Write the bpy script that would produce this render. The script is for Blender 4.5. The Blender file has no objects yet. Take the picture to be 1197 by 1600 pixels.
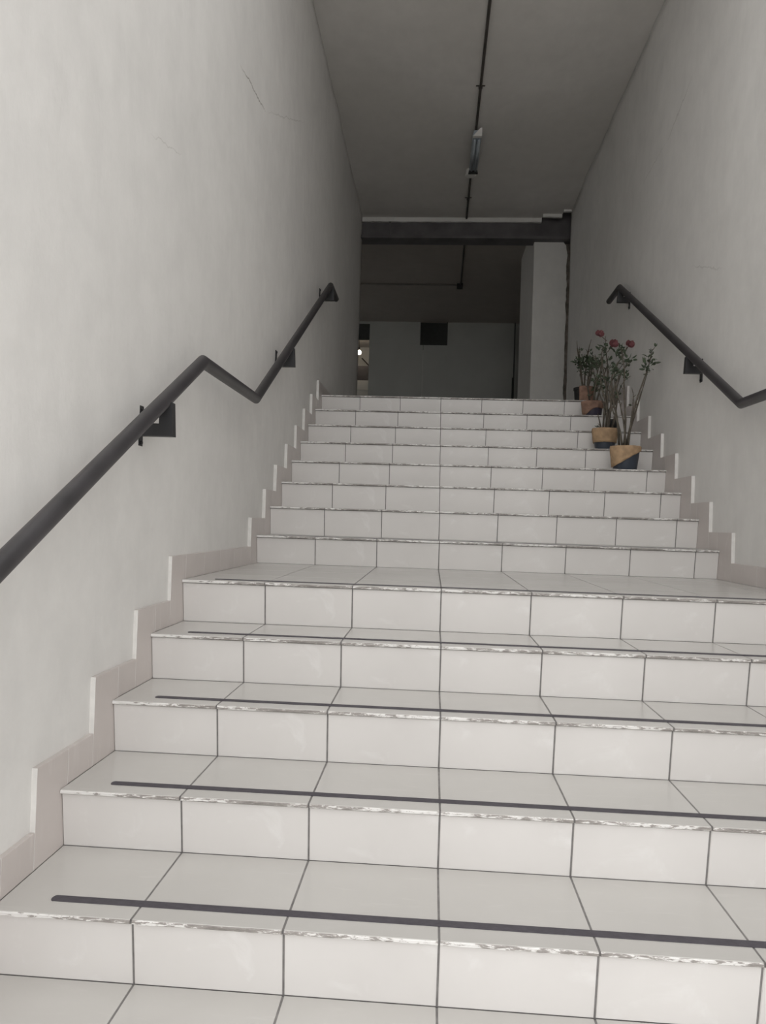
import bpy, bmesh, math, random
from mathutils import Vector, Matrix, noise

S = bpy.context.scene
COL = S.collection
random.seed(7)

# ------------------------------------------------------------------ camera
cam_data = bpy.data.cameras.new('camera')
cam = bpy.data.objects.new('camera', cam_data)
COL.objects.link(cam)
R = ((0.99735, -0.06591, -0.03085), (0.06545, 0.99773, -0.01577), (0.03182, 0.0137, 0.9994))
M = Matrix(((R[0][0], R[0][2], -R[0][1], -0.04185),
            (R[1][0], R[1][2], -R[1][1], -1.60043),
            (R[2][0], R[2][2], -R[2][1], 1.02462),
            (0, 0, 0, 1)))
cam.matrix_world = M
cam_data.sensor_fit = 'HORIZONTAL'
cam_data.sensor_width = 36.0
cam_data.lens = 1166.623 * 36.0 / 1197.0
cam_data.clip_start = 0.02
S.camera = cam

# ------------------------------------------------------------------ world: overcast daylight
world = bpy.data.worlds.new('overcast_sky')
S.world = world
world.use_nodes = True
wn = world.node_tree
for n in list(wn.nodes):
    wn.nodes.remove(n)
wo = wn.nodes.new('ShaderNodeOutputWorld')
wb = wn.nodes.new('ShaderNodeBackground')
wb.inputs['Color'].default_value = (1.0, 0.99, 0.982, 1)
wb.inputs['Strength'].default_value = 1.0
wn.links.new(wb.outputs[0], wo.inputs[0])

S.view_settings.view_transform = 'Standard'
S.view_settings.look = 'None'
S.view_settings.gamma = 1.0
S.view_settings.use_curve_mapping = False
S.view_settings.exposure = 0.9

# ------------------------------------------------------------------ materials
def new_mat(name):
    m = bpy.data.materials.new(name)
    m.use_nodes = True
    nt = m.node_tree
    b = nt.nodes['Principled BSDF']
    return m, nt, b

def N(nt, t, **kw):
    n = nt.nodes.new(t)
    for k, v in kw.items():
        setattr(n, k, v)
    return n

def ramp(nt, stops, src):
    r = N(nt, 'ShaderNodeValToRGB')
    els = r.color_ramp.elements
    while len(els) < len(stops):
        els.new(0.5)
    for e, (p, c) in zip(els, stops):
        e.position = p
        e.color = (c[0], c[1], c[2], 1) if not isinstance(c, (int, float)) else (c, c, c, 1)
    nt.links.new(src, r.inputs[0])
    return r

def noise_tex(nt, vec, scale, detail=4, rough=0.5, dist=0.0):
    n = N(nt, 'ShaderNodeTexNoise')
    n.inputs['Scale'].default_value = scale
    n.inputs['Detail'].default_value = detail
    n.inputs['Roughness'].default_value = rough
    n.inputs['Distortion'].default_value = dist
    if vec is not None:
        nt.links.new(vec, n.inputs['Vector'])
    return n

def mixc(nt, fac, a, b, mode='MIX'):
    m = N(nt, 'ShaderNodeMix', data_type='RGBA', blend_type=mode)
    for s, v in ((m.inputs[0], fac), (m.inputs[6], a), (m.inputs[7], b)):
        if hasattr(v, 'is_linked'):
            nt.links.new(v, s)
        elif isinstance(v, (int, float)):
            s.default_value = v
        else:
            s.default_value = (v[0], v[1], v[2], 1)
    return m.outputs[2]

def mapping(nt, scale=(1, 1, 1), rot=(0, 0, 0)):
    tc = N(nt, 'ShaderNodeTexCoord')
    mp = N(nt, 'ShaderNodeMapping')
    mp.inputs['Scale'].default_value = scale
    mp.inputs['Rotation'].default_value = rot
    nt.links.new(tc.outputs['Object'], mp.inputs[0])
    return mp.outputs[0]

def add_bump(nt, b, height, strength, dist=0.01):
    bp = N(nt, 'ShaderNodeBump')
    bp.inputs['Strength'].default_value = strength
    bp.inputs['Distance'].default_value = dist
    nt.links.new(height, bp.inputs['Height'])
    nt.links.new(bp.outputs[0], b.inputs['Normal'])

def simple(name, col, rough=0.5, metal=0.0, var=0.1, scale=20, bump=0.0, spec=0.5):
    m, nt, b = new_mat(name)
    v = mapping(nt)
    n = noise_tex(nt, v, scale)
    lo = tuple(c * (1 - var) for c in col)
    hi = tuple(min(1, c * (1 + var)) for c in col)
    r = ramp(nt, [(0.3, lo), (0.7, hi)], n.outputs[0])
    nt.links.new(r.outputs[0], b.inputs['Base Color'])
    b.inputs['Roughness'].default_value = rough
    b.inputs['Metallic'].default_value = metal
    b.inputs['Specular IOR Level'].default_value = spec
    if bump:
        add_bump(nt, b, n.outputs[0], bump)
    return m

def tile_mat(name, c1, c2, rough, vein=(0.84, 0.83, 0.815), vs=0.6, bump=0.05):
    """glazed ceramic with faint brushed veins, each tile slightly its own"""
    m, nt, b = new_mat(name)
    geo = N(nt, 'ShaderNodeNewGeometry')
    tc = N(nt, 'ShaderNodeTexCoord')
    mul = N(nt, 'ShaderNodeMath', operation='MULTIPLY')
    mul.inputs[1].default_value = 37.0
    nt.links.new(geo.outputs['Random Per Island'], mul.inputs[0])
    add = N(nt, 'ShaderNodeVectorMath', operation='ADD')
    nt.links.new(tc.outputs['Object'], add.inputs[0])
    nt.links.new(mul.outputs[0], add.inputs[1])
    mp = N(nt, 'ShaderNodeMapping')
    mp.inputs['Rotation'].default_value = (0.3, 0.75, 0.6)
    mp.inputs['Scale'].default_value = (3.0, 14.0, 3.0)
    nt.links.new(add.outputs[0], mp.inputs[0])
    n1 = noise_tex(nt, add.outputs[0], 4, 4, 0.5, 0.2)
    n2 = noise_tex(nt, mp.outputs[0], 2.4, 6, 0.6, 0.5)
    base = ramp(nt, [(0.3, c1), (0.72, c2)], n1.outputs[0])
    vr = ramp(nt, [(0.58, 0.0), (0.72, vs)], n2.outputs[0])
    c = mixc(nt, vr.outputs[0], base.outputs[0], vein)
    # small tonal difference from tile to tile
    tr = ramp(nt, [(0.0, 0.965), (1.0, 1.0)], geo.outputs['Random Per Island'])
    c = mixc(nt, 1.0, c, tr.outputs[0], 'MULTIPLY')
    nt.links.new(c, b.inputs['Base Color'])
    b.inputs['Roughness'].default_value = rough
    n3 = noise_tex(nt, add.outputs[0], 9, 3)
    add_bump(nt, b, n3.outputs[0], bump, 0.004)
    return m

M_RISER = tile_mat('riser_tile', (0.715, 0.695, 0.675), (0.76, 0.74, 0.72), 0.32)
M_TREAD = tile_mat('tread_tile', (0.545, 0.53, 0.505), (0.575, 0.56, 0.535), 0.25, (0.60, 0.585, 0.56), 0.5, 0.03)  # same tile as the risers, darkened to offset the light on treads
M_SKIRT = tile_mat('skirting_tile', (0.55, 0.502, 0.478), (0.605, 0.555, 0.53), 0.33, (0.65, 0.605, 0.58))
M_GROUT = simple('grey_grout', (0.21, 0.20, 0.195), 0.9, var=0.2, scale=40)
M_SKEDGE = simple('skirting_paint_edge', (0.76, 0.745, 0.72), 0.6, var=0.06, scale=30)
M_TAPE = simple('dark_antislip_tape', (0.075, 0.068, 0.08), 0.65, var=0.12, scale=60, bump=0.15)

def nosing_mat():
    m, nt, b = new_mat('worn_tile_edge')
    v = mapping(nt, (1, 1, 1.0))
    n = noise_tex(nt, mapping(nt, (34, 60, 150)), 1.0, 6, 0.7, 0.4)
    n2 = noise_tex(nt, mapping(nt, (2.6, 3, 3)), 1.5, 3)
    s = N(nt, 'ShaderNodeMath', operation='MULTIPLY_ADD')
    s.inputs[1].default_value = 0.6
    nt.links.new(n2.outputs[0], s.inputs[0])
    nt.links.new(n.outputs[0], s.inputs[2])
    r = ramp(nt, [(0.72, (0.79, 0.78, 0.76)), (0.785, (0.72, 0.70, 0.68)), (0.80, (0.36, 0.335, 0.315)), (1.0, (0.22, 0.205, 0.19))], s.outputs[0])
    nt.links.new(r.outputs[0], b.inputs['Base Color'])
    b.inputs['Roughness'].default_value = 0.5
    add_bump(nt, b, s.outputs[0], 0.5, 0.003)
    return m
M_NOSE = nosing_mat()

def plaster_mat(name, col, var=0.05, segs=(), stain=0.0, axis='X', bump=0.28, stroke=(6, 6, 2.4)):
    """painted rough plaster; segs are fine cracks given as (y,z) polylines"""
    m, nt, b = new_mat(name)
    tc = N(nt, 'ShaderNodeTexCoord')
    obj = tc.outputs['Object']
    big = noise_tex(nt, obj, 1.1, 5, 0.55, 0.3)
    mid = noise_tex(nt, obj, 7, 6, 0.65)
    st = noise_tex(nt, mapping(nt, stroke), 1.6, 5, 0.6, 0.4)
    lo = tuple(c * (1 - var) for c in col)
    hi = tuple(min(1, c * (1 + var)) for c in col)
    base = ramp(nt, [(0.3, lo), (0.7, hi)], big.outputs[0]).outputs[0]
    sr = ramp(nt, [(0.35, 0.965), (0.65, 1.0)], st.outputs[0])
    mr = ramp(nt, [(0.35, 0.955), (0.6, 1.0)], mid.outputs[0])
    base = mixc(nt, 1.0, base, mr.outputs[0], 'MULTIPLY')
    base = mixc(nt, 1.0, base, sr.outputs[0], 'MULTIPLY')
    if stain:
        q = noise_tex(nt, obj, 0.4, 5, 0.5, 0.3)
        qr = ramp(nt, [(0.44, 0.0), (0.56, stain)], q.outputs[0])
        base = mixc(nt, qr.outputs[0], base, tuple(c * 0.72 for c in (col[0], col[1] * 0.99, col[2] * 0.95)))
    hgt = N(nt, 'ShaderNodeMath', operation='ADD')
    nt.links.new(mid.outputs[0], hgt.inputs[0])
    nt.links.new(st.outputs[0], hgt.inputs[1])
    height = hgt.outputs[0]
    if segs:
        wob = noise_tex(nt, obj, 14, 4, 0.6)
        off = N(nt, 'ShaderNodeVectorMath', operation='MULTIPLY_ADD')
        nt.links.new(wob.outputs['Color'], off.inputs[0])
        off.inputs[1].default_value = (0, 0.05, 0.05)
        nt.links.new(obj, off.inputs[2])
        sub = N(nt, 'ShaderNodeVectorMath', operation='SUBTRACT')
        nt.links.new(off.outputs[0], sub.inputs[0])
        sub.inputs[1].default_value = (0, 0.025, 0.025)
        cur = None
        for (p, q, wd, st_) in segs:
            A = Vector((0, p[0], p[1])); D = Vector((0, q[0] - p[0], q[1] - p[1])); L = D.length
            e = D / L
            d0 = N(nt, 'ShaderNodeVectorMath', operation='SUBTRACT')
            nt.links.new(sub.outputs[0], d0.inputs[0]); d0.inputs[1].default_value = A
            al = N(nt, 'ShaderNodeVectorMath', operation='DOT_PRODUCT')
            nt.links.new(d0.outputs[0], al.inputs[0]); al.inputs[1].default_value = e
            pe = N(nt, 'ShaderNodeVectorMath', operation='DOT_PRODUCT')
            nt.links.new(d0.outputs[0], pe.inputs[0]); pe.inputs[1].default_value = (0, -e.z, e.y)
            ab = N(nt, 'ShaderNodeMath', operation='ABSOLUTE'); nt.links.new(pe.outputs['Value'], ab.inputs[0])
            w = N(nt, 'ShaderNodeMapRange'); nt.links.new(ab.outputs[0], w.inputs[0])
            w.inputs[1].default_value = 0.0; w.inputs[2].default_value = wd; w.inputs[3].default_value = st_; w.inputs[4].default_value = 0.0
            g1 = N(nt, 'ShaderNodeMapRange'); nt.links.new(al.outputs['Value'], g1.inputs[0])
            g1.inputs[1].default_value = 0.0; g1.inputs[2].default_value = L * 0.3; g1.inputs[3].default_value = 0; g1.inputs[4].default_value = 1
            g2 = N(nt, 'ShaderNodeMapRange'); nt.links.new(al.outputs['Value'], g2.inputs[0])
            g2.inputs[1].default_value = L * 0.8; g2.inputs[2].default_value = L; g2.inputs[3].default_value = 1; g2.inputs[4].default_value = 0
            m1 = N(nt, 'ShaderNodeMath', operation='MULTIPLY'); nt.links.new(w.outputs[0], m1.inputs[0]); nt.links.new(g1.outputs[0], m1.inputs[1])
            m2 = N(nt, 'ShaderNodeMath', operation='MULTIPLY'); nt.links.new(m1.outputs[0], m2.inputs[0]); nt.links.new(g2.outputs[0], m2.inputs[1])
            if cur is None:
                cur = m2.outputs[0]
            else:
                mx = N(nt, 'ShaderNodeMath', operation='MAXIMUM'); nt.links.new(cur, mx.inputs[0]); nt.links.new(m2.outputs[0], mx.inputs[1])
                cur = mx.outputs[0]
        base = mixc(nt, cur, base, (0.20, 0.18, 0.15))
    nt.links.new(base, b.inputs['Base Color'])
    b.inputs['Roughness'].default_value = 0.75
    b.inputs['Specular IOR Level'].default_value = 0.25
    add_bump(nt, b, height, bump, 0.008)
    return m

WHITE = (0.75, 0.738, 0.715)
M_WALL_L = plaster_mat('white_plaster_left', WHITE, segs=[((1.76, 3.12), (2.30, 3.19), 0.006, 0.9), ((2.25, 3.17), (3.4, 3.73), 0.004, 0.35), ((0.72, 2.25), (1.05, 2.34), 0.003, 0.3)])
M_WALL_R = plaster_mat('white_plaster_right', WHITE, segs=[((3.0, 3.80), (3.5, 3.63), 0.010, 0.30), ((3.45, 3.65), (4.1, 3.62), 0.006, 0.2), ((2.40, 2.41), (2.95, 2.61), 0.006, 0.25)])
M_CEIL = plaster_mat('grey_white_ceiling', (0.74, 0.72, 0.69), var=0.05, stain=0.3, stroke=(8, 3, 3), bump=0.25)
M_CEIL_BACK = plaster_mat('dimmed_ceiling', (0.42, 0.39, 0.36), var=0.06, stroke=(6, 6, 3), bump=0.2)  # darkened colour stands in for the little light reaching the hall
M_LIP = plaster_mat('broken_plaster_lip', (0.78, 0.77, 0.74), var=0.06)
M_PILLAR = plaster_mat('painted_pillar', (0.72, 0.71, 0.68), var=0.04, bump=0.2)
M_BRICK = simple('dark_bare_masonry', (0.24, 0.21, 0.18), 0.9, var=0.4, scale=14, bump=0.6)
M_BEAM = simple('dark_steel_beam', (0.115, 0.108, 0.112), 0.55, var=0.25, scale=5, bump=0.1)
M_PANEL = simple('grey_green_partition', (0.50, 0.51, 0.48), 0.5, var=0.05, scale=2)
M_DARK = simple('dark_opening', (0.06, 0.062, 0.06), 0.8)
M_DARK2 = simple('dark_grey_board', (0.11, 0.10, 0.105), 0.7)
M_CONC = simple('concrete_floor', (0.52, 0.505, 0.49), 0.6, var=0.1, scale=4)
M_RAIL = simple('black_painted_pipe', (0.042, 0.039, 0.042), 0.42, var=0.25, scale=8, bump=0.05)
M_BRKT = simple('black_painted_bracket', (0.022, 0.022, 0.024), 0.5, var=0.2, scale=12)
M_CONDUIT = simple('dark_conduit', (0.06, 0.052, 0.045), 0.6, var=0.2, scale=8)
M_LAMP = simple('blue_grey_metal', (0.42, 0.47, 0.51), 0.4, metal=0.2, var=0.08, scale=6)
M_WPLASTIC = simple('white_plastic', (0.75, 0.74, 0.71), 0.45, var=0.04)
M_BPLASTIC = simple('black_plastic', (0.02, 0.02, 0.02), 0.5)
M_POT = simple('dark_blue_plastic', (0.045, 0.055, 0.075), 0.4, var=0.15, scale=10)
M_POT2 = simple('dark_purple_plastic', (0.045, 0.038, 0.06), 0.45, var=0.2, scale=10)
M_WRAP = simple('brown_kraft_wrap', (0.42, 0.285, 0.17), 0.85, var=0.25, scale=22, bump=0.5)
M_WRAP2 = simple('reddish_brown_wrap', (0.27, 0.165, 0.12), 0.85, var=0.3, scale=22, bump=0.5)
M_SOIL = simple('soil', (0.06, 0.045, 0.035), 0.95, var=0.5, scale=80, bump=0.8)
M_STEM = simple('woody_stem', (0.10, 0.085, 0.065), 0.8, var=0.4, scale=40, bump=0.3)
M_LEAF = simple('green_leaf', (0.050, 0.072, 0.040), 0.5, var=0.35, scale=25)
M_PETAL = simple('dusty_red_petal', (0.17, 0.062, 0.066), 0.6, var=0.25, scale=40)

# ------------------------------------------------------------------ helpers
def link(name, bm, mats, parent=None, smooth=False, loc=None):
    me = bpy.data.meshes.new(name)
    bmesh.ops.recalc_face_normals(bm, faces=bm.faces)
    bm.to_mesh(me)
    bm.free()
    if not isinstance(mats, (list, tuple)):
        mats = [mats]
    for m in mats:
        me.materials.append(m)
    if smooth:
        for p in me.polygons:
            p.use_smooth = True
    o = bpy.data.objects.new(name, me)
    COL.objects.link(o)
    if parent is not None:
        o.parent = parent
        # geometry is written in world coordinates: shift it to the root's frame
        w = parent
        off = Vector((0, 0, 0))
        while w is not None:
            off += w.location
            w = w.parent
        me.transform(Matrix.Translation(-off))
    return o

def struct(name, bm, m, smooth=False):
    o = link(name, bm, m, None, smooth)
    o['kind'] = 'structure'
    return o

def empty(name, loc, label, cat, group=None):
    o = bpy.data.objects.new(name, None)
    o.empty_display_size = 0.1
    COL.objects.link(o)
    o.location = loc
    o['label'] = label
    o['category'] = cat
    if group:
        o['group'] = group
    return o

def box(bm, x0, x1, y0, y1, z0, z1, bev=0.0, mi=0):
    vs = [bm.verts.new((x, y, z)) for z in (z0, z1) for y in (y0, y1) for x in (x0, x1)]
    F = [(0, 2, 3, 1), (4, 5, 7, 6), (0, 1, 5, 4), (2, 6, 7, 3), (0, 4, 6, 2), (1, 3, 7, 5)]
    fs = []
    for f in F:
        fc = bm.faces.new([vs[i] for i in f])
        fc.material_index = mi
        fs.append(fc)
    if bev:
        es = list({e for f in fs for e in f.edges})
        bmesh.ops.bevel(bm, geom=es, offset=bev, segments=2, affect='EDGES', profile=0.6)
    return vs

def prism(bm, poly, axis, a, b, mi=0):
    """extrude polygon (2-D tuples in the two other axes) along axis from a to b"""
    def P(p, t):
        if axis == 'x':
            return (t, p[0], p[1])
        if axis == 'y':
            return (p[0], t, p[1])
        return (p[0], p[1], t)
    v0 = [bm.verts.new(P(p, a)) for p in poly]
    v1 = [bm.verts.new(P(p, b)) for p in poly]
    fs = [bm.faces.new(v0), bm.faces.new(v1[::-1])]
    n = len(poly)
    for i in range(n):
        fs.append(bm.faces.new((v0[i], v0[(i + 1) % n], v1[(i + 1) % n], v1[i])))
    for f in fs:
        f.material_index = mi
    return fs

def tube(bm, pts, rad, seg=16, cap=True):
    """mitred tube along a polyline; rad is a number or one per point"""
    P = [Vector(p) for p in pts]
    n = len(P)
    rs = rad if isinstance(rad, (list, tuple)) else [rad] * n
    dirs = [(P[i + 1] - P[i]).normalized() for i in range(n - 1)]
    up = Vector((0, 0, 1)) if abs(dirs[0].z) < 0.9 else Vector((1, 0, 0))
    u = dirs[0].cross(up).normalized()
    rings = []
    for i in range(n):
        dprev = dirs[max(0, i - 1)]
        dnext = dirs[min(n - 2, i)]
        if i > 0:
            u = (u - dnext * u.dot(dnext)).normalized() if False else u
        t = (dprev + dnext)
        t = t.normalized() if t.length > 1e-6 else dprev
        # frame on the incoming segment, projected on the mitre plane
        u = (u - dprev * u.dot(dprev)).normalized()
        v = dprev.cross(u).normalized()
        ring = []
        for k in range(seg):
            a = 2 * math.pi * k / seg
            w = (u * math.cos(a) + v * math.sin(a)) * rs[i]
            den = dprev.dot(t)
            s = -(w.dot(t)) / den if abs(den) > 0.2 else 0
            ring.append(bm.verts.new(P[i] + w + dprev * s))
        rings.append(ring)
        u = (u - dnext * u.dot(dnext)).normalized()
    for i in range(n - 1):
        for k in range(seg):
            bm.faces.new((rings[i][k], rings[i][(k + 1) % seg], rings[i + 1][(k + 1) % seg], rings[i + 1][k]))
    if cap:
        bm.faces.new(rings[0][::-1])
        bm.faces.new(rings[-1])

def lathe(bm, prof, cx, cy, seg=28, cap_bottom=True, cap_top=False):
    rings = []
    for r, z in prof:
        rings.append([bm.verts.new((cx + r * math.cos(2 * math.pi * k / seg), cy + r * math.sin(2 * math.pi * k / seg), z)) for k in range(seg)])
    for a, b in zip(rings, rings[1:]):
        for k in range(seg):
            bm.faces.new((a[k], a[(k + 1) % seg], b[(k + 1) % seg], b[k]))
    if cap_bottom:
        bm.faces.new(rings[0][::-1])
    if cap_top:
        bm.faces.new(rings[-1])

# ------------------------------------------------------------------ measured stairs
W = 0.33
XL, XR = -0.9757, 1.4365          # faces of the skirting
SK = 0.018                        # skirting thickness
WL, WR = XL - SK, XR + SK         # plaster faces
# nosing y and tread z of the thirteen steps, bottom to top
NY = [-0.0251, 0.2728, 0.5738, 0.8628, 1.1635, 2.3386, 2.6476, 2.9505, 3.2516, 3.5509, 3.8512, 4.1499, 4.4473]
NZ = [0.1557, 0.3106, 0.4689, 0.6249, 0.785, 0.935, 1.0973, 1.2558, 1.4124, 1.5719, 1.7311, 1.8892, 2.0507]
H, D = 0.1557, 0.30
# two more steps lead down to the ground below the picture
NY = [NY[0] - 2 * D, NY[0] - D] + NY
NZ = [NZ[0] - 2 * H, NZ[0] - H] + NZ
GROUND = NZ[0] - H
TOP = NZ[-1]
YEND = 7.35                       # end of the stair hall
CEIL = 4.69
LEAN = 0.0306
CEIL_Y0 = 1.45                     # unseen start of the ceiling, placed so sky light brightens walls and steps

TAPER = 0.006                     # the plaster swells a little over the lower flight

# ------------------------------------------------------------------ the setting
def wall_panel(name, xin, xout, y0, y1, z0, z1, m, amp=0.004, ragged=False, seed=0):
    bm = bmesh.new()
    ny, nz = 80, 48
    sgn = 1 if xin > xout else -1
    g = []
    for j in range(nz + 1):
        row = []
        for i in range(ny + 1):
            y = y0 + (y1 - y0) * i / ny
            z = z0 + (z1 - z0) * j / nz
            d = noise.noise(Vector((seed, y * 0.9, z * 0.9))) * amp + noise.noise(Vector((seed + 5, y * 3.1, z * 3.1))) * amp * 0.35
            if z > 4.2:
                d += max(0, noise.noise(Vector((seed + 9, y * 1.7, 0)))) * 0.022 * min(1, (z - 4.2) / 0.5)
            d += TAPER * min(1, max(0, (2.3 - y) / 1.2))
            yy = y
            if ragged and i == ny:
                yy += noise.noise(Vector((3, z * 9, seed))) * 0.025
            row.append(bm.verts.new((xin + sgn * d, yy, z)))
        g.append(row)
    for j in range(nz):
        for i in range(ny):
            bm.faces.new((g[j][i], g[j][i + 1], g[j + 1][i + 1], g[j + 1][i]))
    b = [bm.verts.new((xout, y, z)) for (y, z) in ((y0, z0), (y1, z0), (y1, z1), (y0, z1))]
    bm.faces.new(b)
    bm.faces.new([*g[0], b[1], b[0]])
    bm.faces.new([*g[nz], b[2], b[3]])
    bm.faces.new([*[r[0] for r in g], b[3], b[0]])
    bm.faces.new([*[r[ny] for r in g], b[2], b[1]])
    o = struct(name, bm, m)
    for p in o.data.polygons:
        if p.area < 0.1:
            p.use_smooth = True
    return o

wall_panel('wall_left', WL, WL - 0.28, -0.95, YEND, GROUND - 0.02, CEIL + 0.02, M_WALL_L, seed=1)  # unseen near ends of both walls cut short to let sky light in
wall_panel('wall_right', WR, WR + 0.28, -0.95, 7.10, GROUND - 0.02, CEIL + 0.02, M_WALL_R, ragged=True, seed=4)

bm = bmesh.new()
box(bm, WL - 0.35, WR + 0.35, CEIL_Y0, 7.06, CEIL, CEIL + 0.2)
box(bm, WL - 0.35, 1.37, 7.06, 7.18, CEIL, CEIL + 0.2)
box(bm, WL - 0.35, 1.15, 7.18, 7.30, CEIL, CEIL + 0.2)
struct('ceiling', bm, M_CEIL)

# pale broken plaster edge where the ceiling stops in front of the beam, stepping forward on the right
bm = bmesh.new()
def lip(x0, x1, y, z0, z1):
    n = max(3, int((x1 - x0) / 0.03))
    f, k = [], []
    for i in range(n + 1):
        x = x0 + (x1 - x0) * i / n
        f.append((x, z0 + 0.006 * noise.noise(Vector((x * 7, y * 3, 0)))))
    poly = f + [(x1, z1), (x0, z1)]
    prism(bm, poly, 'y', y, y + 0.035)
lip(WL - 0.05, 1.145, 7.30, CEIL - 0.05, CEIL + 0.02)
lip(1.145, 1.365, 7.18, CEIL - 0.035, CEIL + 0.02)
lip(1.365, WR + 0.02, 7.06, CEIL - 0.02, CEIL + 0.02)
struct('trim_1', bm, M_LIP)

# steel beam over the opening
bm = bmesh.new()
box(bm, WL - 0.2, 1.70, 7.24, 7.46, 4.42, 4.455)
box(bm, WL - 0.2, 1.70, 7.345, 7.375, 4.455, 4.80)
beam = link('steel_beam', bm, M_BEAM)
beam['label'] = 'dark steel beam spanning the opening at the top of the stairs under the ceiling edge'
beam['category'] = 'beam'
bm = bmesh.new()
box(bm, -0.665, -0.645, 7.30, 7.345, 4.455, 4.635)
link('stiffener_plate', bm, M_BEAM, beam)

# pillar right of the opening, with a broken plaster edge against bare masonry
bm = bmesh.new()
poly = [(1.072, TOP), (1.072, 4.42)]
for i in range(60):
    z = 4.42 - (4.42 - TOP) * i / 59
    e = 1.462 + 0.014 * noise.noise(Vector((z * 5, 2, 0))) + 0.010 * noise.noise(Vector((z * 17, 8, 0)))
    if i < 3:
        e -= 0.045 * ((3 - i) / 3) ** 2
    poly.append((e, z))
prism(bm, poly, 'y', 7.35, 7.40)
box(bm, 1.072, 1.20, 7.40, 8.70, TOP, CEIL)
struct('wall_pillar', bm, M_PILLAR)
bm = bmesh.new()
box(bm, 1.21, 1.60, 7.405, 8.68, TOP, CEIL)
box(bm, 1.53, 1.74, 7.10, 7.405, TOP - 0.3, CEIL + 0.1)
struct('wall_masonry', bm, M_BRICK)

# hall behind the opening
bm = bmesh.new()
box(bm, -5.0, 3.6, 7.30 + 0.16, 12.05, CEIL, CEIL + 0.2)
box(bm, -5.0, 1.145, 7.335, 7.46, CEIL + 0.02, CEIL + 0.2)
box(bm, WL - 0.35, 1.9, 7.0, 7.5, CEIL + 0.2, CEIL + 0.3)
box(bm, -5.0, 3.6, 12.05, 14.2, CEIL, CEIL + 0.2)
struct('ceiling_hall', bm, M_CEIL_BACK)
bm = bmesh.new()
box(bm, -5.0, 3.6, YEND, 14.2, TOP - 0.2, TOP)
struct('floor_hall', bm, M_CONC)
bm = bmesh.new()
box(bm, -5.2, -5.0, YEND, 14.4, TOP - 0.2, TOP + 0.9)
box(bm, -5.2, -5.0, YEND, 14.4, CEIL - 0.35, CEIL + 0.2)
box(bm, -5.2, -5.0, YEND, 9.7, TOP + 0.9, CEIL - 0.35)  # opening beside this box is added, unseen, to let daylight into the hall
box(bm, -5.2, -5.0, 11.4, 14.4, TOP + 0.9, CEIL - 0.35)
box(bm, -5.2, WL - 0.28, YEND - 0.2, YEND, TOP - 0.2, CEIL + 0.3)
struct('wall_hall_left', bm, M_PILLAR)
bm = bmesh.new()
box(bm, 3.6, 3.8, 7.1, 12.2, TOP - 0.2, CEIL + 0.2)
box(bm, 1.74, 3.8, 7.1, 7.35, TOP - 0.2, CEIL + 0.3)
struct('wall_hall_right', bm, M_PILLAR)
# back partition with a dark square opening and a doorway on the left
bm = bmesh.new()
YB = 11.95
box(bm, -1.285, -0.304, YB, YB + 0.08, TOP, 4.285, 0.003)
box(bm, -1.285, -0.36, YB, YB + 0.08, 4.286, CEIL)
box(bm, -0.298, 0.124, YB, YB + 0.08, TOP, 4.285, 0.004)
box(bm, 0.124, 3.6, YB, YB + 0.08, TOP, CEIL, 0.004)
box(bm, -5.0, -2.6, YB, YB + 0.08, TOP, CEIL, 0.004)
struct('wall_back', bm, M_PANEL)
bm = bmesh.new()
box(bm, -2.6, -1.285, YB + 0.0, YB + 0.08, 4.36, 4.64)
struct('trim_2', bm, M_DARK)
bm = bmesh.new()
box(bm, -2.6, -1.285, YB + 0.01, YB + 0.08, 4.64, CEIL)
struct('wall_lintel', bm, M_PANEL)
bm = bmesh.new()
fr = 0.02
box(bm, -0.36, 0.124, YB - 0.012, YB + 0.0, 4.27, 4.29)
box(bm, 0.115, 0.135, YB - 0.012, YB, 4.27, CEIL)
box(bm, -0.36, 0.124, YB + 0.07, YB + 0.30, 4.25, CEIL)  # dark block fills the vent opening, its colour standing in for unlit depth
struct('dark_opening_fill', bm, M_DARK)
bm = bmesh.new()
box(bm, 1.335, 1.352, YB - 0.03, YB + 0.0, TOP, CEIL)
box(bm, 1.315, 1.335, YB - 0.03, YB + 0.0, TOP, 3.7)
struct('trim_3', bm, M_DARK)

# lit room seen through the doorway
bm = bmesh.new()
box(bm, -5.0, 3.6, 14.0, 14.2, TOP, CEIL)
struct('wall_far', bm, M_LIP)

# ground in front of the steps and out to the street
bm = bmesh.new()
box(bm, -14, 14, -22, NY[0] + LEAN, GROUND - 0.1, GROUND)
struct('floor', bm, M_CONC)

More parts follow.
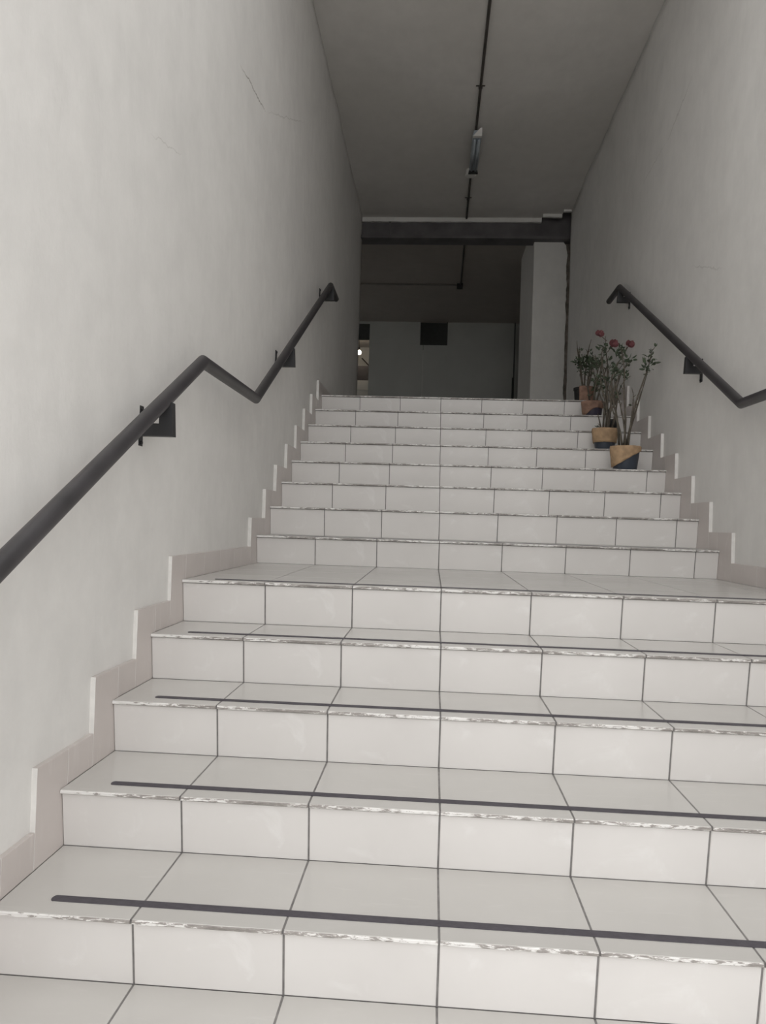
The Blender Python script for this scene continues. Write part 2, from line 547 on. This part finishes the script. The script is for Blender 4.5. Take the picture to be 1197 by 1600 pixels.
# skirting along both walls, following the steps
def skirting(side):
    x0, x1 = (WL - 0.002, XL) if side < 0 else (XR, WR + 0.002)
    fr = 0.115 if side < 0 else 0.145
    up = 0.092
    bm = bmesh.new()
    seams = bmesh.new()
    def piece(y0, y1, z0, z1):
        box(bm, x0, x1, y0, y1, z0, z1, 0.0012)
    base = GROUND
    n = len(NY)
    def front(i):
        if side < 0:
            return NY[i] - (0.115 if i <= 8 else 0.145)
        return NY[i] - (0.145 if i < 9 else 0.16)
    # strip in front of each riser, then strip above each tread
    for i in range(n):
        ztop = NZ[i] + up
        zlow = (NZ[i - 1] if i else base)
        piece(front(i), NY[i] + LEAN + 0.010, zlow, ztop)               # upright piece
        ynext = front(i + 1) if i + 1 < n else YEND - (0.26 if side > 0 else 0.01)
        y = NY[i] + LEAN + 0.0115
        first = True
        while y < ynext - 0.004:
            e = min(y + (0.33 if ynext - y < 0.34 else 0.23), ynext - 0.0015)
            piece(y, e, NZ[i] if True else 0, ztop)
            y = e + 0.0015
    piece(-0.94, front(0) - 0.0015, base, base + up)
    o = struct('baseboard_left' if side < 0 else 'baseboard_right', bm, [M_SKIRT, M_SKEDGE])
    # painted front edges; tops keep the darker tile colour to suggest shade
    for p in o.data.polygons:
        if p.normal.y < -0.9:
            p.material_index = 1
    return o
skirting(-1)
skirting(1)

# ------------------------------------------------------------------ the staircase
stairs = empty('staircase', (0.23, NY[0], GROUND), 'long white tiled staircase in two flights with a landing between plain plaster walls', 'staircase')
GAP = 0.0048
TH = 0.008
def cols():
    xs = [XL + 0.001] + [k * W for k in range(-2, 5)] + [XR - 0.001]
    return list(zip(xs, xs[1:]))

for i in range(len(NY)):
    y, z = NY[i], NZ[i]
    zb = NZ[i - 1] if i else GROUND
    ynext = NY[i + 1] if i + 1 < len(NY) else YEND
    step = bpy.data.objects.new('step', None)
    step.empty_display_size = 0.1
    COL.objects.link(step)
    step.parent = stairs
    step.location = Vector((0.23, y, zb)) - stairs.location
    wide = (ynext - y) > 0.6
    if i + 1 == len(NY):
        step.name = 'top_landing'
    elif wide:
        step.name = 'landing'
    # core block carries the grout colour
    bm = bmesh.new()
    ye = ynext + LEAN - 0.002 if i + 1 < len(NY) else ynext
    prism(bm, [(y + 0.0125, z - 0.012), (y + LEAN + 0.0022, zb), (y + LEAN + 0.0022, zb - 0.05), (ye, zb - 0.05), (ye, z - 0.0012), (y + 0.004, z - 0.0012), (y + 0.004, z - 0.0108), (y + 0.0125, z - 0.0108)], 'x', XL + 0.0006, XR - 0.0006)
    link('grout_bed', bm, M_GROUT, step)
    # riser tiles, leaning back slightly under the nosing
    bm = bmesh.new()
    for a, b in cols():
        ga = GAP / 2 if a > XL + 0.01 else 0.0
        gb = GAP / 2 if b < XR - 0.01 else 0.0
        zt, zz = z - 0.0135, zb + 0.0006
        yt, yb_ = y + 0.0105, y + LEAN
        v = [bm.verts.new(p) for p in ((a + ga, yb_, zz), (b - gb, yb_, zz), (b - gb, yt, zt), (a + ga, yt, zt),
                                       (a + ga, yb_ + TH, zz), (b - gb, yb_ + TH, zz), (b - gb, yt + TH, zt), (a + ga, yt + TH, zt))]
        fs = [bm.faces.new([v[k] for k in f]) for f in ((0, 1, 2, 3), (4, 7, 6, 5), (0, 4, 5, 1), (1, 5, 6, 2), (2, 6, 7, 3), (3, 7, 4, 0))]
        bmesh.ops.bevel(bm, geom=list({e for f in fs[:1] for e in f.edges}), offset=0.0012, segments=2, affect='EDGES')
    link('riser', bm, M_RISER, step)
    # tread tiles
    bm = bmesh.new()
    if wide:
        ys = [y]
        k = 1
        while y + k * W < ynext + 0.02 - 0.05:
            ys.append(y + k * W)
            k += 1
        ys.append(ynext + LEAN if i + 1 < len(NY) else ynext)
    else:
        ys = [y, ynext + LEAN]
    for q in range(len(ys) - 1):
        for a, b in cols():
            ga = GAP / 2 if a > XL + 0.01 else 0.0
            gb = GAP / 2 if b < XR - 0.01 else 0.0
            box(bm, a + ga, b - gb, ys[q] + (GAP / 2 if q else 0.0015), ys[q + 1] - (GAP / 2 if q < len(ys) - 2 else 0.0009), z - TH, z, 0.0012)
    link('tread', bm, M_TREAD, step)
    # worn edge strip of the tread tiles
    bm = bmesh.new()
    for a, b in cols():
        ga = GAP / 2 if a > XL + 0.01 else 0.0
        gb = GAP / 2 if b < XR - 0.01 else 0.0
        n = 16
        pr = []
        for s in range(n + 1):
            x = a + ga + (b - gb - a - ga) * s / n
            c = 0.0022 * noise.noise(Vector((x * 31, i * 3.7, 1))) * (0.5 + noise.noise(Vector((x * 5, i * 9.1, 4))))
            pr.append((x, c))
        prev = None
        for x, c in pr:
            ring = [bm.verts.new(p) for p in ((x, y + 0.0075, z - 0.0001), (x, y + 0.0026 + c, z - 0.0006), (x, y - 0.0002 + c, z - 0.0032), (x, y - 0.0002 + c * 1.4, z - 0.0088 + c), (x, y + 0.003, z - 0.0112), (x, y + 0.0075, z - 0.0112))]
            if prev:
                for k in range(6):
                    bm.faces.new((prev[k], prev[(k + 1) % 6], ring[(k + 1) % 6], ring[k]))
            else:
                bm.faces.new(ring)
            prev = ring
        bm.faces.new(prev[::-1])
    link('nosing', bm, M_NOSE, step)
    # dark anti-slip tape on the lower treads
    if 2 <= i <= 7:
        bm = bmesh.new()
        x0, x1 = -0.868, 1.325
        r = 0.0125
        yc = y + 0.0655
        poly = []
        for k in range(9):
            a = math.pi / 2 + math.pi * k / 8
            poly.append((x0 + r * 0.6 + r * 0.6 * math.cos(a), yc + r * math.sin(a)))
        for k in range(9):
            a = -math.pi / 2 + math.pi * k / 8
            poly.append((x1 - r + r * math.cos(a), yc + 0.004 + r * math.sin(a)))
        prism(bm, poly, 'z', z + 0.0002, z + 0.0016)
        t = link('anti_slip_strip', bm, M_TAPE, step)
        t['label'] = 'dark adhesive anti-slip strip'

# ------------------------------------------------------------------ handrails
def handrail(side):
    xr = -0.903 if side < 0 else 1.382
    wx = WL if side < 0 else WR
    k = -1 if side < 0 else 1
    lab = ('black pipe handrail on the left wall, bent level at the landing' if side < 0
           else 'black pipe handrail on the right wall, seen behind the potted plants')
    if side < 0:
        pts = [(-0.85, 0.533), (1.095, 1.595), (1.925, 1.598), (4.26, 2.889), (4.60, 2.885)]
        br = [(-0.55, None), (0.73, None), (2.72, None), (4.26, None)]
    else:
        pts = [(-0.85, 0.555), (1.10, 1.625), (1.98, 1.632), (4.385, 2.940), (4.745, 2.936)]
        br = [(-0.55, None), (0.73, None), (2.70, None), (4.33, None)]
    root = empty('handrail', (xr, pts[0][0], pts[0][1]), lab, 'handrail')
    bm = bmesh.new()
    tube(bm, [(xr, y, z) for y, z in pts], 0.0235, 24)
    p = link('rail_pipe', bm, M_RAIL, root, smooth=True)
    mod = p.modifiers.new('edge', 'EDGE_SPLIT')
    mod.split_angle = math.radians(35)
    def zat(y):
        for (a, za), (b, zb) in zip(pts, pts[1:]):
            if a <= y <= b:
                return za + (zb - za) * (y - a) / (b - a)
        return pts[-1][1]
    for y, _ in br:
        zr = zat(y)
        bm = bmesh.new()
        xi = xr - k * 0.022      # inner side leg, under the rail
        z1 = zr - 0.012
        z0 = zr - (0.120 if side < 0 else 0.107)
        w = 0.040
        # L-shaped arm cut from flat bar: one leg down from the rail, one leg to the wall
        xa = xr - k * 0.026
        poly = [(xa, z1), (xa - k * 0.006, z0), (wx - k * 0.006, z0), (wx - k * 0.006, z0 + w), (xa + k * w, z0 + w), (xa + k * w, z1)]
        prism(bm, poly, 'y', y - 0.016, y + 0.016)
        arm = link('bracket', bm, M_BRKT, root)
        bm = bmesh.new()
        yw = y + 0.02
        box(bm, min(wx + k * 0.004, wx - k * 0.006), max(wx + k * 0.004, wx - k * 0.006), yw - 0.017, yw + 0.017, zr - 0.150, zr - 0.020, 0.0015)
        link('wall_plate', bm, M_BRKT, arm)
        for dz in (-0.139, -0.031):
            bm = bmesh.new()
            tube(bm, [(wx - k * 0.004, yw, zr + dz), (wx - k * 0.011, yw, zr + dz)], 0.007, 6)
            link('screw', bm, M_BRKT, arm)
handrail(-1)
handrail(1)

# ------------------------------------------------------------------ ceiling fittings
cr = 0.0115
root = empty('conduit_pipe', (0.25, 3.0, CEIL), 'dark electrical conduit running along the stair ceiling past the light fixture', 'conduit')
bm = bmesh.new()
tube(bm, [(0.240, 1.7, CEIL - 0.015), (0.247, 3.0, CEIL - 0.014), (0.252, 5.4, CEIL - 0.015), (0.250, 6.046, CEIL - 0.014)], cr, 12)
tube(bm, [(0.250, 6.154, CEIL - 0.014), (0.257, 7.29, CEIL - 0.013)], cr, 12)
link('pipe', bm, M_CONDUIT, root, smooth=True)
for y in (1.9, 4.61, 6.75):
    bm = bmesh.new()
    box(bm, 0.25 - 0.038, 0.25 + 0.038, y - 0.008, y + 0.008, CEIL - 0.004, CEIL - 0.0002)
    tube(bm, [(0.25, y - 0.011, CEIL - 0.015), (0.25, y + 0.011, CEIL - 0.015)], 0.0165, 12)
    link('pipe_clamp', bm, M_CONDUIT, root)

lamp = empty('ceiling_light', (0.262, 5.5, CEIL - 0.03), 'small unlit fluorescent batten light fixed along the stair ceiling', 'ceiling light')
bm = bmesh.new()
cx = 0.262
prism(bm, [(cx - 0.028, 4.655), (cx + 0.028, 4.655), (cx + 0.042, 4.600), (cx + 0.036, 4.590), (cx - 0.036, 4.590), (cx - 0.042, 4.600)], 'y', 5.25, 5.90)
link('lamp_housing', bm, M_LAMP, lamp)
for s in (-1, 1):
    bm = bmesh.new()
    tube(bm, [(cx + s * 0.019, 5.28, 4.578), (cx + s * 0.019, 5.87, 4.578)], 0.0125, 12)
    link('lamp_tube', bm, M_LAMP, lamp, smooth=True)
bm = bmesh.new()
prism(bm, [(cx - 0.040, 4.582), (cx + 0.044, 4.582), (cx + 0.044, 4.66), (cx + 0.030, 4.66)], 'y', 5.215, 5.25)
link('end_cap', bm, M_WPLASTIC, lamp)
bm = bmesh.new()
prism(bm, [(cx - 0.048, 4.565), (cx + 0.048, 4.565), (cx + 0.03, 4.66), (cx - 0.03, 4.66)], 'y', 5.90, 5.93)
link('end_cap', bm, M_BPLASTIC, lamp)
for s in (-1, 1):
    bm = bmesh.new()
    tube(bm, [(cx + s * 0.018, 5.45 + 0.2 * s, 4.654), (cx + s * 0.018, 5.45 + 0.2 * s, CEIL)], 0.005, 8)
    link('mounting_bolt', bm, M_CONDUIT, lamp)

jb = empty('junction_box', (0.245, 6.08, CEIL), 'small round pale junction box on the ceiling beyond the batten light', 'junction box')
bm = bmesh.new()
lathe(bm, [(0.050, CEIL - 0.05), (0.050, CEIL - 0.0005)], 0.245, 6.10, 24, True, True)
link('box_body', bm, M_WPLASTIC, jb)
bm = bmesh.new()
lathe(bm, [(0.048, CEIL - 0.064), (0.056, CEIL - 0.058), (0.056, CEIL - 0.050)], 0.245, 6.10, 24, True, True)
link('box_lid', bm, M_WPLASTIC, jb)

root = empty('conduit_pipe', (0.27, 8.6, CEIL), 'dark conduit on the ceiling of the hall beyond the beam, turning left at a box', 'conduit')
bm = bmesh.new()
tube(bm, [(0.258, 7.47, CEIL - 0.014), (0.283, 9.77, CEIL - 0.014)], 0.012, 10)
link('pipe', bm, M_CONDUIT, root, smooth=True)
bm = bmesh.new()
tube(bm, [(0.26, 9.79, CEIL - 0.016), (-3.6, 9.76, CEIL - 0.016)], 0.012, 10)
link('pipe', bm, simple('pale_conduit', (0.30, 0.28, 0.26), 0.6), root, smooth=True)['label'] = 'paler crosswise conduit'
bm = bmesh.new()
box(bm, 0.225, 0.315, 9.735, 9.845, CEIL - 0.06, CEIL - 0.0005, 0.004)
link('junction_box', bm, M_BPLASTIC, root)

# ------------------------------------------------------------------ lit room beyond the doorway
bulb = empty('hanging_bulb', (-1.60, 13.2, CEIL), 'glowing bulb hanging in the room beyond the far left doorway', 'light bulb')
bm = bmesh.new()
bmesh.ops.create_uvsphere(bm, u_segments=16, v_segments=10, radius=0.045, matrix=Matrix.Translation((-1.60, 13.2, 4.40)))
mb, nt, b = new_mat('glowing_glass')
b.inputs['Base Color'].default_value = (1, 0.95, 0.85, 1)
b.inputs['Emission Color'].default_value = (1.0, 0.86, 0.66, 1)
b.inputs['Emission Strength'].default_value = 14.0
link('glass_bulb', bm, mb, bulb, smooth=True)
bm = bmesh.new()
tube(bm, [(-1.60, 13.2, 4.44), (-1.60, 13.2, 4.50)], 0.02, 12)
tube(bm, [(-1.60, 13.2, 4.49), (-1.60, 13.2, CEIL)], 0.005, 8)
link('bulb_holder', bm, M_BPLASTIC, bulb)
bm = bmesh.new()
tube(bm, [(-1.62, 13.98, 4.46), (-1.36, 13.98, 4.20)], 0.012, 8)
o = link('cable', bm, M_CONDUIT)
o['label'] = 'dark cable slanting down the wall of the lit room beyond the doorway'
o['category'] = 'cable'
cab = empty('storage_cabinet', (-1.8, 13.9, TOP), 'white cabinet with a dark box top in the lit room through the doorway', 'cabinet')
bm = bmesh.new()
box(bm, -2.4, -1.0, 13.5, 13.9, TOP, 3.70, 0.004)
link('cabinet_body', bm, M_LIP, cab)
bm = bmesh.new()
box(bm, -2.39, -1.01, 13.49, 13.5, 3.70, 3.715)
box(bm, -2.4, -1.0, 13.5, 13.9, 3.715, 3.90, 0.004)
link('cabinet_top_shelf', bm, M_LIP, cab)
bm = bmesh.new()
box(bm, -2.38, -1.02, 13.52, 13.88, 3.90, 4.20, 0.006)
link('dark_top_box', bm, M_DARK2, cab)

# ------------------------------------------------------------------ potted plants on the right of the upper flight
def pot_body(bm, cx, cy, z0, h, rb, rt):
    t = 0.004
    prof = [(rb * 0.96, z0), (rb, z0 + 0.004), (rt * 0.96, z0 + h - 0.022), (rt * 1.02, z0 + h - 0.020), (rt * 1.02, z0 + h), (rt - t, z0 + h), (rt - t * 1.5, z0 + h - 0.02)]
    lathe(bm, prof, cx, cy)

def wrap(bm, cx, cy, z0, h, rb, rt, lower, a0=0, a1=2 * math.pi, out=0.004, wrinkle=0.003, seed=0, top=0.006):
    """paper band round the pot; lower(angle) gives the height of its lower edge above z0"""
    n, m = 48, 6
    rings_o, rings_i = [], []
    for s in range(n + 1):
        a = a0 + (a1 - a0) * s / n
        lo = lower(a)
        co, ci = [], []
        for k in range(m + 1):
            z = lo + (h + top - lo) * k / m
            r = rb + (rt - rb) * min(1, max(0, z / h)) + out + rt * 0.02
            if k == m:
                r -= 0.002
            r += wrinkle * (0.5 + noise.noise(Vector((math.cos(a) * 4, math.sin(a) * 4, z * 30 + seed))))
            zz = z0 + z + (0.003 * noise.noise(Vector((math.cos(a) * 5, math.sin(a) * 5, seed + 3))) if k in (0, m) else 0)
            co.append(bm.verts.new((cx + r * math.cos(a), cy + r * math.sin(a), zz)))
            ci.append(bm.verts.new((cx + (r - 0.0025) * math.cos(a), cy + (r - 0.0025) * math.sin(a), zz)))
        rings_o.append(co); rings_i.append(ci)
    for s in range(n):
        for k in range(m):
            bm.faces.new((rings_o[s][k], rings_o[s + 1][k], rings_o[s + 1][k + 1], rings_o[s][k + 1]))
            bm.faces.new((rings_i[s][k], rings_i[s][k + 1], rings_i[s + 1][k + 1], rings_i[s + 1][k]))
        bm.faces.new((rings_o[s][0], rings_i[s][0], rings_i[s + 1][0], rings_o[s + 1][0]))
        bm.faces.new((rings_o[s][m], rings_o[s + 1][m], rings_i[s + 1][m], rings_i[s][m]))
    for s in (0, n):
        for k in range(m):
            bm.faces.new((rings_o[s][k], rings_o[s][k + 1], rings_i[s][k + 1], rings_i[s][k]))

def leaf(bm, p, d, L, wd, rnd):
    d = d.normalized()
    side = d.cross(Vector((rnd.uniform(-1, 1), rnd.uniform(-1, 1), rnd.uniform(-1, 1)))).normalized()
    up = side.cross(d).normalized()
    prev = None
    ribs = []
    for t, w in ((0.0, 0.08), (0.2, 0.6), (0.45, 1.0), (0.75, 0.75), (1.0, 0.06)):
        c = p + d * (L * t) + up * (-0.25 * L * t * t)
        ribs.append((bm.verts.new(c - side * wd * w + up * wd * w * 0.35), bm.verts.new(c), bm.verts.new(c + side * wd * w + up * wd * w * 0.35)))
    for a, b in zip(ribs, ribs[1:]):
        bm.faces.new((a[0], a[1], b[1], b[0]))
        bm.faces.new((a[1], a[2], b[2], b[1]))

def flower(bm, c, r, rnd, face):
    for ring, (n, tilt, s) in enumerate(((6, 0.25, 1.0), (5, 0.8, 0.75))):
        for k in range(n):
            a = 2 * math.pi * k / n + ring * 0.5 + rnd.uniform(-0.15, 0.15)
            ax = Vector((math.cos(a) * 1.15, 0.25 * math.sin(a), math.sin(a) * rnd.uniform(0.45, 1.0) - 0.25 * math.cos(a)))
            d = (ax + face * tilt).normalized()
            side = d.cross(face).normalized()
            rows = []
            for t, w in ((0.0, 0.25), (0.4, 0.8), (0.75, 1.0), (1.0, 0.55)):
                q = c + d * (r * s * t) + face * (r * 0.25 * t * t)
                rows.append([bm.verts.new(q + side * (r * 0.5 * w * u) + face * (0.12 * r * abs(u))) for u in (-1, 0, 1)])
            for p0, p1 in zip(rows, rows[1:]):
                for u in (0, 1):
                    bm.faces.new((p0[u], p0[u + 1], p1[u + 1], p1[u]))
    m = Matrix.Translation(c + face * r * 0.2)
    bmesh.ops.create_icosphere(bm, subdivisions=1, radius=r * 0.32, matrix=m)

def thick(o, t=0.0012):
    md = o.modifiers.new('thickness', 'SOLIDIFY')
    md.thickness = t

def plant(label, cx, cy, z0, h, rb, rt, stems, clusters, wrapmat, lower, potmat, seed, a0=0, a1=2 * math.pi, flowers=(), spread=0.05, leafy=0.5, extra=1):
    rnd = random.Random(seed)
    root = empty('potted_plant', (cx, cy, z0), label, 'potted plant', 'potted plants on the steps')
    bm = bmesh.new()
    pot_body(bm, cx, cy, z0, h, rb, rt)
    pot = link('pot', bm, potmat, root, smooth=True)
    pot.modifiers.new('edge', 'EDGE_SPLIT').split_angle = math.radians(40)
    if lower:
        bm = bmesh.new()
        wrap(bm, cx, cy, z0, h, rb, rt, lower, a0, a1, seed=seed)
        link('paper_wrap', bm, wrapmat, root, smooth=True)
    bm = bmesh.new()
    lathe(bm, [(rt * 0.9, z0 + h - 0.03), (rt * 0.93, z0 + h - 0.018), (rt * 0.5, z0 + h - 0.012)], cx, cy, 20, True, True)
    link('soil', bm, M_SOIL, root)
    lf = bmesh.new()
    allst = [(st, 1.0) for st in stems]
    for st in stems[:]:
        for _ in range(extra):
            if len(st) > 3 and rnd.random() < 0.8:
                f = rnd.uniform(0.55, 0.95)
                dx = rnd.uniform(-0.03, 0.03)
                allst.append(([(x + dx * k / len(st) + rnd.uniform(-0.006, 0.006), st[0][1] + (z - st[0][1]) * f) for k, (x, z) in enumerate(st)], 0.75))
    for st, thin in allst:
        n = len(st)
        yb = cy + rnd.uniform(-0.4, 0.4) * rt
        ye = yb + rnd.uniform(-spread, spread)
        pts, rad = [], []
        for k, (x, z) in enumerate(st):
            t = k / (n - 1)
            pts.append(Vector((x, yb + (ye - yb) * t + rnd.uniform(-0.006, 0.006), z)))
            rad.append((0.0058 * (1 - t) + 0.0022) * thin)
        pts[0].z = z0 + h - 0.025
        # soften the bends
        sm, sr = [pts[0]], [rad[0]]
        for k in range(1, n - 1):
            sm += [pts[k].lerp(pts[k - 1], 0.3), pts[k].lerp(pts[k + 1], 0.3)]
            sr += [rad[k], rad[k]]
        sm.append(pts[-1]); sr.append(rad[-1])
        bm = bmesh.new()
        tube(bm, sm, sr, 7)
        # short knots and side twigs
        for _ in range(3):
            t = rnd.uniform(0.35, 0.95)
            idx = min(len(sm) - 2, int(t * (len(sm) - 1)))
            p = sm[idx].lerp(sm[idx + 1], rnd.random())
            dd = Vector((rnd.uniform(-1, 1), rnd.uniform(-1, 1), rnd.uniform(0.4, 1.4))).normalized()
            L = rnd.uniform(0.02, 0.05)
            tube(bm, [p, p + dd * L], [0.003, 0.0016], 5)
            for _ in range(2 if rnd.random() < leafy else 0):
                leaf(lf, p + dd * L, dd + Vector((rnd.uniform(-.8, .8), rnd.uniform(-.8, .8), rnd.uniform(-.4, .6))), rnd.uniform(0.02, 0.034), 0.007, rnd)
        link('stem', bm, M_STEM, root, smooth=True)
    for (x, z, rx, rz, cnt) in clusters:
        for _ in range(cnt):
            a = rnd.uniform(0, 2 * math.pi); rr = math.sqrt(rnd.random())
            p = Vector((x + rx * rr * math.cos(a), cy + rnd.uniform(-1, 1) * rx * 0.9, z + rz * rr * math.sin(a)))
            leaf(lf, p, Vector((rnd.uniform(-1, 1), rnd.uniform(-1, 1), rnd.uniform(-0.5, 1.0))), rnd.uniform(0.022, 0.042), rnd.uniform(0.006, 0.010), rnd)
    if len(lf.verts):
        o = link('foliage', lf, M_LEAF, root)
        thick(o, 0.0008)
    for (x, z, r, face, stalk) in flowers:
        bm = bmesh.new()
        c = Vector((x, cy - 0.02, z))
        flower(bm, c, r, rnd, Vector(face).normalized())
        o = link('flower', bm, M_PETAL, root)
        thick(o, 0.0012)
        bm = bmesh.new()
        tube(bm, [(stalk[0], cy - 0.005, stalk[1]), c], [0.003, 0.0025], 6)
        link('flower_stalk', bm, M_STEM, root)

SA = [[(1.204, 1.588), (1.236, 1.702), (1.263, 1.85), (1.301, 1.971), (1.333, 2.07), (1.352, 2.141), (1.367, 2.215)],
      [(1.201, 1.595), (1.246, 1.709), (1.29, 1.872), (1.315, 1.971), (1.336, 2.063)],
      [(1.194, 1.588), (1.205, 1.701), (1.194, 1.842), (1.184, 1.983), (1.189, 2.053), (1.168, 2.173), (1.16, 2.215)],
      [(1.184, 1.584), (1.156, 1.714), (1.105, 1.812), (1.092, 1.91), (1.087, 1.967)],
      [(1.18, 1.588), (1.162, 1.771), (1.131, 1.869), (1.136, 1.953), (1.155, 2.01), (1.194, 2.089), (1.255, 2.153)],
      [(1.201, 1.595), (1.199, 1.673), (1.149, 1.869), (1.121, 1.981)],
      [(1.215, 1.596), (1.237, 1.772), (1.242, 1.85), (1.237, 1.92)]]
SB = [[(1.144, 1.76), (1.149, 1.858), (1.161, 1.972), (1.165, 2.078), (1.166, 2.199), (1.152, 2.274), (1.145, 2.396)],
      [(1.166, 1.761), (1.185, 1.897), (1.189, 2.018), (1.18, 2.078), (1.207, 2.17), (1.25, 2.231), (1.271, 2.276), (1.306, 2.33)],
      [(1.129, 1.764), (1.09, 1.835)],
      [(1.174, 1.761), (1.155, 1.896), (1.115, 2.017), (1.105, 2.122), (1.117, 2.213), (1.13, 2.274)],
      [(1.159, 1.761), (1.168, 1.836), (1.213, 1.943), (1.239, 2.079), (1.274, 2.171), (1.324, 2.224)],
      [(1.151, 1.768), (1.169, 1.927), (1.135, 2.077), (1.118, 2.168), (1.101, 2.243), (1.122, 2.304)],
      [(1.189, 1.761), (1.229, 1.898), (1.211, 2.011), (1.193, 2.124), (1.221, 2.185)]]
SC = [[(1.167, 2.029), (1.148, 2.121), (1.138, 2.187), (1.176, 2.305)],
      [(1.183, 2.029), (1.205, 2.155), (1.209, 2.281), (1.182, 2.381)],
      [(1.2, 2.03), (1.238, 2.139), (1.26, 2.24), (1.283, 2.307)],
      [(1.192, 2.029), (1.181, 2.121), (1.223, 2.223), (1.233, 2.323)]]
SD = [[(1.171, 2.181), (1.152, 2.251), (1.139, 2.375), (1.119, 2.481), (1.112, 2.583)],
      [(1.188, 2.181), (1.178, 2.252), (1.192, 2.358), (1.194, 2.447), (1.209, 2.527), (1.225, 2.589)],
      [(1.197, 2.181), (1.229, 2.288), (1.244, 2.377), (1.255, 2.457)],
      [(1.18, 2.181), (1.159, 2.287), (1.147, 2.411), (1.127, 2.526)],
      [(1.206, 2.182), (1.203, 2.288), (1.226, 2.377), (1.238, 2.421)]]
PI = math.pi
# lower edge of the wrap hangs lower on the left, the diagonal of the front pot
plant('nearest potted plant, dark blue pot with slanting brown paper band, leafy tip leaning right',
      1.209, 3.385, NZ[10], 0.152, 0.074, 0.094, SA,
      [(1.342, 2.12, 0.032, 0.05, 26), (1.336, 2.07, 0.02, 0.03, 8), (1.361, 2.185, 0.012, 0.03, 5), (1.158, 2.20, 0.03, 0.022, 12), (1.207, 2.131, 0.035, 0.03, 14), (1.189, 2.04, 0.025, 0.02, 12), (1.147, 2.06, 0.042, 0.026, 22)],
      M_WRAP, lambda a: 0.152 * (0.50 - 0.34 * math.cos(a - PI) if False else 0.50 + 0.36 * math.cos(a)), M_POT, 11, extra=0)
plant('tall red flowered plant in a paper banded pot, second from the front',
      1.151, 3.73, NZ[11], 0.152, 0.064, 0.085, SB,
      [(1.13, 2.289, 0.035, 0.035, 18), (1.112, 2.304, 0.018, 0.014, 5), (1.166, 2.184, 0.03, 0.05, 12), (1.236, 2.25, 0.04, 0.03, 12), (1.107, 2.05, 0.025, 0.06, 14), (1.144, 2.04, 0.03, 0.08, 16), (1.30, 2.20, 0.02, 0.02, 6), (1.25, 2.30, 0.02, 0.012, 6)],
      M_WRAP, lambda a: 0.058, M_POT, 12,
      flowers=[(1.092, 2.388, 0.032, (-0.3, -1, 0.3), (1.145, 2.35)), (1.188, 2.322, 0.034, (0, -1, 0.1), (1.152, 2.27)), (1.298, 2.322, 0.032, (0.2, -1, 0.1), (1.271, 2.28))])
plant('leafy plant in a dark purple pot with torn brown wrap, third from the front',
      1.180, 4.31, NZ[13], 0.120, 0.066, 0.082, SC,
      [(1.192, 2.323, 0.06, 0.05, 26), (1.222, 2.13, 0.03, 0.06, 14), (1.182, 2.09, 0.03, 0.04, 10), (1.24, 2.31, 0.04, 0.04, 12)],
      M_WRAP2, lambda a: 0.055 + 0.03 * math.cos(a) + 0.012 * math.sin(3 * a), M_POT2, 13)
plant('bushy plant farthest back on the top step in a black pot with reddish wrap',
      1.172, 4.63, NZ[14], 0.130, 0.070, 0.082, SD,
      [(1.20, 2.394, 0.085, 0.045, 85), (1.139, 2.402, 0.045, 0.035, 30), (1.26, 2.38, 0.045, 0.035, 26), (1.105, 2.42, 0.02, 0.03, 8), (1.17, 2.33, 0.05, 0.05, 20)],
      M_WRAP2, lambda a: 0.004, M_BPLASTIC, 14, a0=PI * 1.30, a1=PI * 2.6)
sp = empty('plant_pot', (1.268, 4.0, NZ[12]), 'small black pot half hidden behind the stems between two plants', 'pot')
bm = bmesh.new()
pot_body(bm, 1.268, 4.0, NZ[12], 0.105, 0.024, 0.032)
link('pot', bm, M_BPLASTIC, sp, smooth=True)
bm = bmesh.new()
lathe(bm, [(0.027, NZ[12] + 0.080), (0.028, NZ[12] + 0.092)], 1.268, 4.0, 16, True, True)
link('soil', bm, M_SOIL, sp)
